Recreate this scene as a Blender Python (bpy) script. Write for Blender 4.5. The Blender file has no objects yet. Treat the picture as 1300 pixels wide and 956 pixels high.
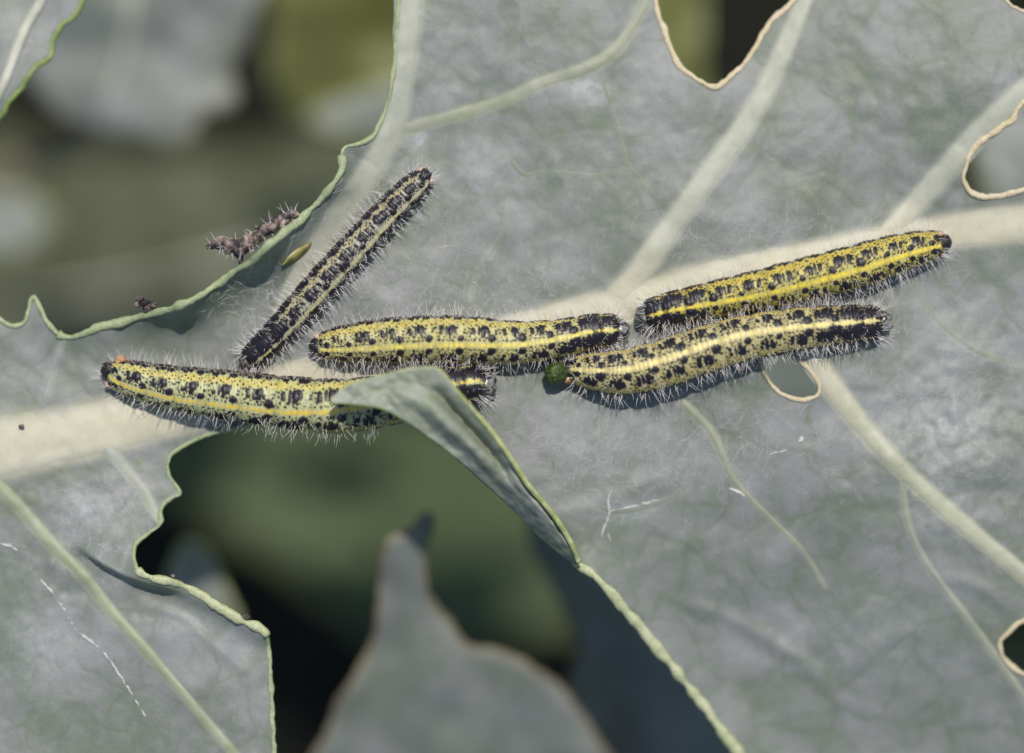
import bpy, math
import numpy as np
from mathutils import Vector

# ------------------------------------------------------------------ camera, world, sun
S = bpy.context.scene
S.unit_settings.scale_length = 0.01            # one unit is one centimetre
D = 40.0                                       # camera height above the leaf
cam_d = bpy.data.cameras.new("camera")
cam = bpy.data.objects.new("camera", cam_d)
S.collection.objects.link(cam)
cam.location = (0, 0, D)
cam.rotation_euler = (0, 0, 0)                 # straight down
cam_d.sensor_width = 36.0
cam_d.lens = 36.0 * D / 13.0
cam_d.clip_start = 0.5
cam_d.clip_end = 3000.0
cam_d.dof.use_dof = True
cam_d.dof.focus_distance = D - 0.35
cam_d.dof.aperture_fstop = 0.034               # about a 2.4 cm opening
cam_d.dof.aperture_blades = 7
S.camera = cam

SUN_EL, SUN_ROT = math.radians(63), math.radians(11)
w = bpy.data.worlds.new("World")
S.world = w
w.use_nodes = True
wn = w.node_tree
bg = wn.nodes["Background"]
sky = wn.nodes.new("ShaderNodeTexSky")
sky.sky_type = 'NISHITA'
sky.sun_disc = False
sky.sun_elevation = SUN_EL
sky.sun_rotation = SUN_ROT
wn.links.new(sky.outputs[0], bg.inputs[0])
bg.inputs[1].default_value = 0.10

sun_d = bpy.data.lights.new("sun", 'SUN')
sun_d.energy = 3.7
sun_d.angle = math.radians(0.5)
sun_d.color = (1.0, 0.94, 0.85)
sun = bpy.data.objects.new("sun", sun_d)
S.collection.objects.link(sun)
to_sun = Vector((math.sin(SUN_ROT) * math.cos(SUN_EL), math.cos(SUN_ROT) * math.cos(SUN_EL), math.sin(SUN_EL)))
sun.rotation_euler = to_sun.to_track_quat('Z', 'Y').to_euler()

S.view_settings.view_transform = 'Standard'
S.view_settings.look = 'None'
S.view_settings.exposure = 0.12
S.view_settings.gamma = 1.0
try:
    S.cycles.use_denoising = True
    S.cycles.max_bounces = 8
    S.cycles.transparent_max_bounces = 8
except Exception:
    pass

# ------------------------------------------------------------------ helpers
rng = np.random.default_rng(11)
COL = S.collection


def W(px, py, z):
    """a point of the picture (1300 x 956) at height z, in centimetres"""
    px, py, z = np.broadcast_arrays(np.asarray(px, float), np.asarray(py, float), np.asarray(z, float))
    s = (D - z) / D
    return np.stack([(px - 650) / 100 * s, (478 - py) / 100 * s, z], -1)


def tag(o, label=None, cat=None, group=None, kind=None):
    if label: o['label'] = label
    if cat: o['category'] = cat
    if group: o['group'] = group
    if kind: o['kind'] = kind
    return o


def empty(name, loc):
    o = bpy.data.objects.new(name, None)
    o.empty_display_size = 0.2
    o.location = loc
    COL.objects.link(o)
    return o


def mesh(name, V, F, mat, parent=None, attrs=None, smooth=True):
    """F: list of int arrays (n,3) or (n,4); attrs: name -> (n,) float or (n,3) colour"""
    V = np.asarray(V, np.float32)
    me = bpy.data.meshes.new(name)
    if not isinstance(F, list): F = [F]
    F = [np.asarray(f, np.int32) for f in F if len(f)]
    loops = np.concatenate([f.ravel() for f in F])
    tot = np.concatenate([np.full(len(f), f.shape[1], np.int32) for f in F])
    start = np.concatenate([[0], np.cumsum(tot)[:-1]]).astype(np.int32)
    me.vertices.add(len(V)); me.vertices.foreach_set('co', V.ravel())
    me.loops.add(len(loops)); me.loops.foreach_set('vertex_index', loops)
    me.polygons.add(len(tot)); me.polygons.foreach_set('loop_start', start)
    me.polygons.foreach_set('use_smooth', np.full(len(tot), smooth, bool))
    for k, a in (attrs or {}).items():
        a = np.asarray(a, np.float32)
        if a.ndim == 1:
            t = me.attributes.new(k, 'FLOAT', 'POINT'); t.data.foreach_set('value', a)
        else:
            t = me.attributes.new(k, 'FLOAT_COLOR', 'POINT')
            t.data.foreach_set('color', np.concatenate([a, np.ones((len(a), 1), np.float32)], 1).ravel())
    me.update(calc_edges=True); me.validate()
    me.materials.append(mat)
    o = bpy.data.objects.new(name, me)
    COL.objects.link(o)
    if parent is not None:
        o.parent = parent
        o.location = -Vector(parent.location)
    return o


def grid_faces(n, m, wrap=False):
    """quads of an n x m grid of vertices (m around if wrap)"""
    i = np.arange(n - 1)[:, None]
    j = np.arange(m if wrap else m - 1)[None, :]
    j2 = (j + 1) % m
    return np.stack([i * m + j, i * m + j2, (i + 1) * m + j2, (i + 1) * m + j], -1).reshape(-1, 4)


def smooth_line(pts, step=3.0, closed=False):
    """Catmull-Rom through the points, resampled evenly; pts may have more than two columns"""
    P = np.asarray(pts, float)
    n = len(P)
    if closed: Q = np.concatenate([P[-1:], P, P[:2]])
    else: Q = np.concatenate([2 * P[:1] - P[1:2], P, 2 * P[-1:] - P[-2:-1]])
    out = []
    for k in range(n if closed else n - 1):
        a, b, c, d = Q[k:k + 4]
        m = max(2, int(np.hypot(*(c - b)[:2]) / 1.5))
        t = np.linspace(0, 1, m, endpoint=False)[:, None]
        out.append(0.5 * (2 * b + (c - a) * t + (2 * a - 5 * b + 4 * c - d) * t ** 2 + (3 * b - a - 3 * c + d) * t ** 3))
    if not closed: out.append(P[-1:])
    L = np.concatenate(out)
    if closed: L = np.concatenate([L, L[:1]])
    s = np.concatenate([[0], np.cumsum(np.hypot(*np.diff(L[:, :2], axis=0).T))])
    k = max(4, int(s[-1] / step))
    t = np.linspace(0, s[-1], k + 1)
    R = np.stack([np.interp(t, s, L[:, c]) for c in range(L.shape[1])], -1)
    return R[:-1] if closed else R


def sstep(a, b, x):
    t = np.clip((x - a) / (b - a), 0, 1)
    return t * t * (3 - 2 * t)


_tab = np.random.default_rng(5).random(65536)


def vnoise(x, y, seed=0):
    """value noise 0..1"""
    x = np.asarray(x, float) + 917.3 + seed * 37.7; y = np.asarray(y, float) + 531.7 + seed * 11.3
    xi = np.floor(x).astype(np.int64); yi = np.floor(y).astype(np.int64)
    fx = x - xi; fy = y - yi
    fx = fx * fx * (3 - 2 * fx); fy = fy * fy * (3 - 2 * fy)
    h = lambda a, b: _tab[((a * 73856093) ^ (b * 19349663) ^ (seed * 83492791)) & 65535]
    return (h(xi, yi) * (1 - fx) + h(xi + 1, yi) * fx) * (1 - fy) + (h(xi, yi + 1) * (1 - fx) + h(xi + 1, yi + 1) * fx) * fy


def fbm(x, y, seed=0, oct=3):
    r, a, t = 0, 1, 0
    for o in range(oct):
        r = r + a * vnoise(x * 2 ** o, y * 2 ** o, seed + o); t += a; a *= 0.5
    return r / t


def line_dist(x, y, L):
    """distance to a polyline, with the parameter of the nearest point along it and the signed side"""
    best = np.full(x.shape, 1e9); par = np.zeros(x.shape); side = np.zeros(x.shape)
    seg = np.hypot(*np.diff(L, axis=0).T); s0 = np.concatenate([[0], np.cumsum(seg)]); tot = s0[-1]
    for k in range(len(L) - 1):
        a, b = L[k], L[k + 1]; d = b - a
        t = np.clip(((x - a[0]) * d[0] + (y - a[1]) * d[1]) / max(d @ d, 1e-9), 0, 1)
        q = np.hypot(x - a[0] - t * d[0], y - a[1] - t * d[1])
        m = q < best
        best = np.where(m, q, best); par = np.where(m, (s0[k] + t * seg[k]) / tot, par)
        side = np.where(m, np.sign(d[0] * (y - a[1]) - d[1] * (x - a[0])), side)
    return best, par, side


# ------------------------------------------------------------------ materials
class N:
    def __init__(self, name):
        self.m = bpy.data.materials.new(name); self.m.use_nodes = True
        self.t = self.m.node_tree; self.n = self.t.nodes
        self.b = self.n['Principled BSDF']; self.out = self.n['Material Output']

    def new(self, typ, **kw):
        x = self.n.new(typ)
        for k, v in kw.items():
            if k.startswith('i_'):
                key = k[2:].replace('_', ' ')
                x.inputs[key].default_value = v
            else: setattr(x, k, v)
        return x

    def link(self, a, b): self.t.links.new(a, b)

    def pos(self):
        return self.new('ShaderNodeNewGeometry').outputs['Position']

    def noise(self, scale, detail=4, rough=0.55, dist=0.0, vec=None, stretch=None):
        x = self.new('ShaderNodeTexNoise')
        x.inputs['Scale'].default_value = scale; x.inputs['Detail'].default_value = detail
        x.inputs['Roughness'].default_value = rough; x.inputs['Distortion'].default_value = dist
        v = vec or self.pos()
        if stretch:
            mp = self.new('ShaderNodeMapping')
            mp.inputs['Rotation'].default_value = (0, 0, stretch[0]); mp.inputs['Scale'].default_value = stretch[1]
            self.link(v, mp.inputs[0]); v = mp.outputs[0]
        self.link(v, x.inputs['Vector'])
        return x.outputs[0]

    def ramp(self, fac, stops):
        r = self.new('ShaderNodeValToRGB')
        e = r.color_ramp.elements
        while len(e) < len(stops): e.new(0.5)
        for k, (p, c) in enumerate(stops):
            e[k].position = p; e[k].color = (*c, 1) if len(c) == 3 else c
        self.link(fac, r.inputs[0]); return r.outputs[0]

    def mix(self, fac, a, b, mode='MIX'):
        x = self.new('ShaderNodeMix', data_type='RGBA', blend_type=mode)
        for s, v in ((0, fac), (6, a), (7, b)):
            if hasattr(v, 'is_linked'): self.link(v, x.inputs[s])
            elif s == 0: x.inputs[0].default_value = v
            else: x.inputs[s].default_value = (*v, 1)
        return x.outputs[2]

    def math(self, op, a, b=0.0, clamp=False):
        x = self.new('ShaderNodeMath', operation=op, use_clamp=clamp)
        for s, v in ((0, a), (1, b)):
            if hasattr(v, 'is_linked'): self.link(v, x.inputs[s])
            else: x.inputs[s].default_value = v
        return x.outputs[0]

    def attr(self, name, col=False):
        x = self.new('ShaderNodeAttribute', attribute_name=name)
        return x.outputs['Color'] if col else x.outputs['Fac']

    def bump(self, h, strength=0.3, dist=0.02):
        x = self.new('ShaderNodeBump'); x.inputs['Strength'].default_value = strength; x.inputs['Distance'].default_value = dist
        self.link(h, x.inputs['Height']); self.link(x.outputs[0], self.b.inputs['Normal'])

    def translucent(self, col, amount):
        t = self.new('ShaderNodeBsdfTranslucent'); mx = self.new('ShaderNodeMixShader'); mx.inputs[0].default_value = amount
        if hasattr(col, 'is_linked'): self.link(col, t.inputs[0])
        else: t.inputs[0].default_value = (*col, 1)
        self.link(self.b.outputs[0], mx.inputs[1]); self.link(t.outputs[0], mx.inputs[2]); self.link(mx.outputs[0], self.out.inputs[0])

    def base(self, col, rough=0.5, spec=0.5):
        if hasattr(col, 'is_linked'): self.link(col, self.b.inputs['Base Color'])
        else: self.b.inputs['Base Color'].default_value = (*col, 1)
        if hasattr(rough, 'is_linked'): self.link(rough, self.b.inputs['Roughness'])
        else: self.b.inputs['Roughness'].default_value = rough
        self.b.inputs['Specular IOR Level'].default_value = spec


def leaf_material(name, green, waxy, veins=True, trans=0.18, tcol=(0.16, 0.26, 0.05), rough=0.5, spec=0.45):
    m = N(name)
    big = m.noise(0.75, 5, 0.6, 0.4)
    mid = m.noise(3.2, 6, 0.65, 0.8)
    fine = m.noise(26, 4, 0.7, 0.3)
    fib = m.noise(9, 5, 0.75, 2.2)
    f = m.math('ADD', m.math('MULTIPLY', big, 0.75), m.math('MULTIPLY', mid, 0.34))
    f = m.math('ADD', f, m.math('MULTIPLY', fib, 0.12))
    c = m.ramp(f, [(0.50, green), (0.60, tuple((a + b) / 2 for a, b in zip(green, waxy))), (0.71, waxy)])
    # faint network of small veins
    vo = m.new('ShaderNodeTexVoronoi', feature='DISTANCE_TO_EDGE'); vo.inputs['Scale'].default_value = 1.15
    wob = m.new('ShaderNodeVectorMath', operation='MULTIPLY_ADD')
    nz = m.new('ShaderNodeTexNoise'); nz.inputs['Scale'].default_value = 1.6; nz.inputs['Detail'].default_value = 3
    m.link(m.pos(), nz.inputs['Vector']); m.link(nz.outputs[1], wob.inputs[0]); wob.inputs[1].default_value = (0.7, 0.7, 0.7); m.link(m.pos(), wob.inputs[2])
    m.link(wob.outputs[0], vo.inputs['Vector'])
    net = m.math('MULTIPLY', m.ramp(vo.outputs['Distance'], [(0.0, (1, 1, 1)), (0.055, (0, 0, 0))]), m.ramp(m.noise(1.1, 3), [(0.36, (0.1, .1, .1)), (0.58, (1, 1, 1))]))
    v2 = m.new('ShaderNodeTexVoronoi', feature='DISTANCE_TO_EDGE'); v2.inputs['Scale'].default_value = 4.2
    m.link(wob.outputs[0], v2.inputs['Vector'])
    net2 = m.ramp(v2.outputs['Distance'], [(0.0, (1, 1, 1)), (0.07, (0, 0, 0))])
    c = m.mix(m.math('MULTIPLY', m.math('MULTIPLY', net2, m.ramp(m.noise(2.3, 3), [(0.40, (0, 0, 0)), (0.62, (1, 1, 1))])), 0.26), c, (green[0] * 0.75, green[1] * 0.88, green[2] * 0.55))
    cell = m.ramp(vo.outputs['Distance'], [(0.0, (0, 0, 0)), (0.30, (1, 1, 1))])
    c = m.mix(m.math('MULTIPLY', net, 0.50), c, (green[0] * 0.72, green[1] * 0.86, green[2] * 0.5))
    # pale abraded wax scratches and specks
    scr = m.ramp(m.noise(3.0, 7, 0.72, 3.5, stretch=(0.5, (1, 3.5, 1))), [(0.60, (0, 0, 0)), (0.72, (1, 1, 1))])
    c = m.mix(m.math('MULTIPLY', scr, 0.22), c, (0.52, 0.53, 0.55))
    c = m.mix(m.math('MULTIPLY', m.ramp(fine, [(0.30, (1, 1, 1)), (0.45, (0, 0, 0))]), 0.20), c, (green[0] * .6, green[1] * .7, green[2] * .5))
    c = m.mix(m.math('MULTIPLY', m.ramp(fine, [(0.58, (0, 0, 0)), (0.74, (1, 1, 1))]), 0.22), c, (0.55, 0.56, 0.58))
    grain = m.noise(60, 3, 0.75)
    c = m.mix(m.math('MULTIPLY', m.ramp(grain, [(0.52, (0, 0, 0)), (0.70, (1, 1, 1))]), 0.22), c, (0.58, 0.58, 0.58))
    c = m.mix(m.math('MULTIPLY', m.ramp(grain, [(0.30, (1, 1, 1)), (0.48, (0, 0, 0))]), 0.25), c, tuple(x * .6 for x in green))
    c = m.mix(m.math('MULTIPLY', m.math('SUBTRACT', 1.0, cell), 0.30), c, tuple(x * .82 for x in green))
    if veins:
        wax_sheen_fac = m.math('MULTIPLY', m.attr('wax_sheen'), m.ramp(m.noise(7, 6, 0.75, 1.2), [(0.32, (0.1, .1, .1)), (0.62, (1, 1, 1))]))
        c = m.mix(wax_sheen_fac, c, (0.54, 0.56, 0.58))  # pale wax and painted sheen, both mixed into the base colour
        gr = m.attr('green')
        c = m.mix(gr, c, (0.15, 0.20, 0.09))
        streak = m.noise(2.2, 6, 0.7, 0.6)
        vc = m.mix(m.ramp(streak, [(0.35, (0, 0, 0)), (0.7, (1, 1, 1))]), m.attr('veincol', True), m.mix(0.25, m.attr('veincol', True), (0.8, 0.78, 0.72)))
        vf = m.math('MULTIPLY', m.attr('vein'), m.ramp(m.noise(11, 5, 0.7), [(0.2, (0.75, .75, .75)), (0.5, (1, 1, 1))]), True)
        c = m.mix(vf, c, vc)
    m.base(c, rough, spec)
    h = m.math('ADD', m.math('MULTIPLY', fine, 0.5), m.math('MULTIPLY', mid, 1.0))
    h = m.math('ADD', h, m.math('MULTIPLY', fib, 0.25))
    m.bump(m.math('ADD', m.math('MULTIPLY', h, 0.7), m.math('MULTIPLY', cell, 1.8)), 0.15, 0.03)
    m.translucent(tcol, trans)
    return m.m


def rim_material(name, a, b, c_, pale=None):
    m = N(name)
    n = m.noise(5, 5, 0.65, 0.6)
    c = m.ramp(n, [(0.32, a), (0.5, b), (0.66, c_)])
    c = m.mix(m.math('MULTIPLY', m.attr('cut'), 0.45), c, pale or c_)
    f = m.noise(30, 3, 0.7)
    c = m.mix(m.math('MULTIPLY', m.ramp(f, [(0.35, (1, 1, 1)), (0.5, (0, 0, 0))]), 0.45), c, tuple(x * 0.45 for x in a))
    m.base(c, 0.5, 0.4); m.bump(f, 0.5, 0.02); m.translucent(tuple(x * 1.2 for x in b), 0.2)
    return m.m


M_LEAF = leaf_material('waxy_leaf', rough=0.50, spec=0.40, green=(0.182, 0.212, 0.170), waxy=(0.292, 0.300, 0.310), trans=0.27, tcol=(0.22, 0.34, 0.09))
M_RIM_G = rim_material('leaf_edge_green', (0.16, 0.24, 0.05), (0.26, 0.35, 0.10), (0.40, 0.46, 0.20), (0.52, 0.55, 0.44))
M_RIM_T = rim_material('leaf_edge_tan', (0.50, 0.44, 0.20), (0.62, 0.56, 0.34), (0.74, 0.62, 0.46))
M_RIM_Y = rim_material('leaf_edge_yellow', (0.34, 0.40, 0.12), (0.46, 0.50, 0.22), (0.56, 0.57, 0.34), (0.58, 0.60, 0.46))

# ------------------------------------------------------------------ the main leaf
MARGIN = np.array([(60, 408), (75, 424), (110, 422), (140, 412), (180, 402), (245, 380), (300, 343), (340, 312), (395, 265), (428, 228), (437, 190), (478, 165), (492, 130), (500, 85), (505, 0)], float)
_ms = np.concatenate([[0], np.cumsum(np.hypot(*np.diff(MARGIN, axis=0).T))]); _ms /= _ms[-1]
M_AMP = np.array([0.07, 0.07, 0.14, 0.23, 0.36, 0.64, 0.70, 0.70, 0.55, 0.40, 0.25, 0.14, 0.10, 0.06, 0.03])
FOLD = smooth_line([(92, 690), (112, 707), (145, 727), (178, 741), (205, 748), (235, 756)], 6)
LOBE_EDGE = smooth_line([(176, 727), (215, 738), (270, 765), (336, 803)], 8)
CREST_LOW = smooth_line([(646, 578), (671, 616), (702, 653), (724, 688), (740, 716), (790, 768), (868, 862), (905, 910), (1000, 1030)], 10)


CREASES = [(smooth_line([(860, 763), (905, 777), (950, 797), (990, 822), (1035, 852), (1065, 890)], 14), 0.10, 11),
           (smooth_line([(690, 660), (760, 640), (820, 618), (890, 590)], 14), 0.07, 14), (smooth_line([(790, 735), (850, 700), (920, 675)], 14), 0.06, 12),
           (smooth_line([(1190, 735), (1235, 742), (1290, 775)], 14), 0.08, 12), (smooth_line([(1070, 855), (1120, 815), (1180, 790)], 14), 0.08, 14),
           (smooth_line([(240, 800), (285, 830), (320, 858)], 14), 0.05, 8), (smooth_line([(190, 770), (235, 785), (262, 812)], 14), 0.04, 6),
           (smooth_line([(1190, 480), (1215, 520), (1205, 570)], 14), 0.07, 16), (smooth_line([(1240, 440), (1275, 475), (1300, 500)], 14), 0.06, 14)]


def leaf_z(px, py):
    px = np.asarray(px, float); py = np.asarray(py, float)
    px, py = np.broadcast_arrays(px, py)
    z = 0.09 * np.sin(px / 190 + 0.7) * np.cos(py / 150 + 0.4) + 0.05 * np.sin(px / 85 - py / 110)
    z = z + 0.10 * (fbm(px / 70, py / 70, 3, 3) - 0.5) + 0.020 * (fbm(px / 16, py / 16, 9, 2) - 0.5) * 0.6
    # puckered skin between the veins on the right
    pk = np.exp(-(((px - 1210) / 130) ** 2 + ((py - 560) / 130) ** 2))
    z = z + pk * 0.20 * (fbm(px / 42, py / 42, 21, 3) - 0.5)
    pk = np.exp(-(((px - 90) / 110) ** 2 + ((py - 700) / 120) ** 2))
    z = z + pk * 0.14 * (fbm(px / 38, py / 38, 25, 3) - 0.5)
    # margin that curls up on the upper left
    d, t, s = line_dist(px, py, MARGIN)
    amp = np.interp(t, _ms, M_AMP) * (0.9 + 0.25 * np.sin(t * 31))
    z = z + amp * np.exp(-(d / 24.0) ** 1.5)
    # crease in the lower-left lobe
    d, t, s = line_dist(px, py, FOLD)
    up = sstep(-3.5, 3.5, -s * d)
    z = z + 0.22 * up * np.exp(-d / 45) * sstep(0, 0.25, t) * sstep(1.0, 0.8, t)
    d, t, s = line_dist(px, py, LOBE_EDGE)
    z = z + 0.16 * np.exp(-(d / 14) ** 2)
    # curled margin of the lower right, and that part of the blade sinking away
    d, t, s = line_dist(px, py, CREST_LOW)
    z = z + 0.20 * np.exp(-(d / 26) ** 2) * sstep(0.22, 0.36, t)
    z = z - 0.95 * sstep(560, 1080, py) * sstep(560, 900, px)
    for cr_, a_, w_ in CREASES:
        d, t, s = line_dist(px, py, cr_)
        z = z + 0.5 * a_ * np.exp(-(d / w_) ** 2) * np.sin(np.pi * np.clip(t, 0.02, 0.98)) ** 0.5
    z = z - 0.35 * sstep(150, -140, py) * sstep(700, 1000, px)
    return z


OUTER = [(515, -140), (509, -60), (506, 0), (503, 45), (500, 85), (492, 130), (480, 162), (468, 177), (452, 183), (438, 186), (433, 198), (435, 211),
         (428, 228), (412, 248), (395, 265), (370, 288), (340, 312), (318, 333), (300, 343), (275, 362), (245, 380), (215, 393), (180, 402), (140, 412),
         (110, 422), (90, 428), (75, 424), (60, 408), (50, 390), (44, 377), (40, 379), (36, 397), (30, 409), (18, 414), (5, 410), (-10, 398), (-30, 388),
         (-140, 380), (-140, 1090), (352, 1090), (348, 956), (345, 900), (344, 860), (342, 830), (335, 803), (300, 785), (270, 765), (245, 750), (215, 738),
         (190, 733), (175, 724), (170, 707), (173, 690), (185, 680), (201, 669), (205, 661), (203, 651), (210, 638), (220, 631), (228, 627), (224, 618),
         (216, 605), (213, 590), (220, 575), (240, 562), (265, 552), (298, 543), (340, 534), (400, 528), (460, 524), (505, 525), (545, 545), (590, 580),
         (640, 626), (690, 676), (728, 712), (745, 724), (762, 738), (790, 770), (830, 817), (868, 864), (905, 912), (950, 972), (1040, 1090),
         (1440, 1090), (1440, -140), (1038, -140)]
OUTER = [(515, -140)] + OUTER[1:-3] + [(1040, 1090), (1440, 1090), (1440, -140)]
HOLES = {
    'upper': [(832, -135), (833, -60), (833, 0), (838, 25), (845, 45), (852, 65), (865, 86), (880, 98), (895, 107), (908, 110), (920, 104), (929, 96), (943, 83), (957, 63), (967, 46), (977, 29), (992, 15), (1010, -2), (1030, -40), (1045, -135)],
    'right': [(1435, 60), (1340, 92), (1300, 128), (1291, 141), (1284, 153), (1274, 158), (1262, 168), (1245, 180), (1232, 195), (1225, 214), (1224, 231), (1232, 244), (1248, 250), (1270, 248), (1300, 242), (1350, 233), (1435, 228)],
    'ellipse': [(966, 461), (973, 478), (984, 494), (1000, 504), (1020, 508), (1036, 503), (1040, 491), (1034, 477), (1022, 464), (1008, 455), (988, 449), (971, 451)],
    'corner': [(1262, -135), (1270, -30), (1279, 0), (1291, 10), (1312, 15), (1370, 20), (1435, 20), (1435, -135)],
    'lower': [(1350, 776), (1305, 786), (1283, 799), (1270, 815), (1272, 831), (1285, 846), (1305, 857), (1350, 862), (1400, 820)],
}


def jitter(L, amp, scale, seed):
    n = np.roll(L, -1, 0) - np.roll(L, 1, 0)
    n = np.stack([-n[:, 1], n[:, 0]], -1); n /= np.maximum(np.hypot(*n.T), 1e-6)[:, None]
    L = L + n * (0.9 * (fbm(L[:, 0] / 3.5, L[:, 1] / 3.5, seed + 60, 2) - 0.5))[:, None]
    return L + n * (amp * (fbm(L[:, 0] / scale, L[:, 1] / scale, seed, 2) - 0.5))[:, None]


outer = jitter(smooth_line(OUTER, 3, True), 2.6, 13, 40)
outer[:, 0] = np.clip(outer[:, 0], -140, 1440); outer[:, 1] = np.clip(outer[:, 1], -140, 1090)
holes = {k: jitter(smooth_line(v, 2.5, True), 2.6, 12, 41 + i) for i, (k, v) in enumerate(HOLES.items())}


def blade_grid(polys, pitch, x0, x1, y0, y1):
    """regular grid trimmed to the even-odd union of polygons; border vertices are moved onto the outline"""
    nx = int((x1 - x0) / pitch) + 1; ny = int((y1 - y0) / pitch) + 1
    gx = x0 + np.arange(nx) * pitch; gy = y0 + np.arange(ny) * pitch
    X, Y = np.meshgrid(gx, gy)
    cx = gx[:-1] + pitch / 2; cy = gy[:-1] + pitch / 2
    cross = np.zeros((ny - 1, nx), np.int32)
    dist = np.full((ny, nx), 1e9); NX = X.copy(); NY = Y.copy()
    mar = pitch * 2.2
    for P in polys:
        for a, b in zip(P, np.roll(P, -1, 0)):
            lo, hi = sorted((a[1], b[1]))
            r = np.where((cy >= lo) & (cy < hi))[0]
            if len(r):
                xc = a[0] + (cy[r] - a[1]) * (b[0] - a[0]) / (b[1] - a[1])
                k = np.clip(np.ceil((xc - cx[0]) / pitch).astype(int), 0, nx - 1)
                np.add.at(cross, (r, k), 1)
            i0 = max(0, int((min(a[0], b[0]) - mar - x0) / pitch)); i1 = min(nx, int((max(a[0], b[0]) + mar - x0) / pitch) + 2)
            j0 = max(0, int((lo - mar - y0) / pitch)); j1 = min(ny, int((hi + mar - y0) / pitch) + 2)
            if i0 >= i1 or j0 >= j1: continue
            x = X[j0:j1, i0:i1]; y = Y[j0:j1, i0:i1]; d = b - a
            t = np.clip(((x - a[0]) * d[0] + (y - a[1]) * d[1]) / max(d @ d, 1e-9), 0, 1)
            qx = a[0] + t * d[0]; qy = a[1] + t * d[1]; q = np.hypot(x - qx, y - qy)
            m = q < dist[j0:j1, i0:i1]
            dist[j0:j1, i0:i1][m] = q[m]; NX[j0:j1, i0:i1][m] = qx[m]; NY[j0:j1, i0:i1][m] = qy[m]
    keep = (np.cumsum(cross, 1)[:, :nx - 1] % 2) == 1
    cnt = np.zeros((ny, nx), np.int32)
    for dj in (0, 1):
        for di in (0, 1): cnt[dj:ny - 1 + dj, di:nx - 1 + di] += keep
    bd = (cnt > 0) & (cnt < 4) & (dist < pitch * 2)
    X = np.where(bd, NX, X); Y = np.where(bd, NY, Y)
    idx = np.arange(nx * ny).reshape(ny, nx)
    F = np.stack([idx[:-1, :-1], idx[1:, :-1], idx[1:, 1:], idx[:-1, 1:]], -1)[keep]
    used = cnt.ravel() > 0
    remap = np.cumsum(used) - 1
    return X.ravel()[used], Y.ravel()[used], remap[F]


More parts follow.
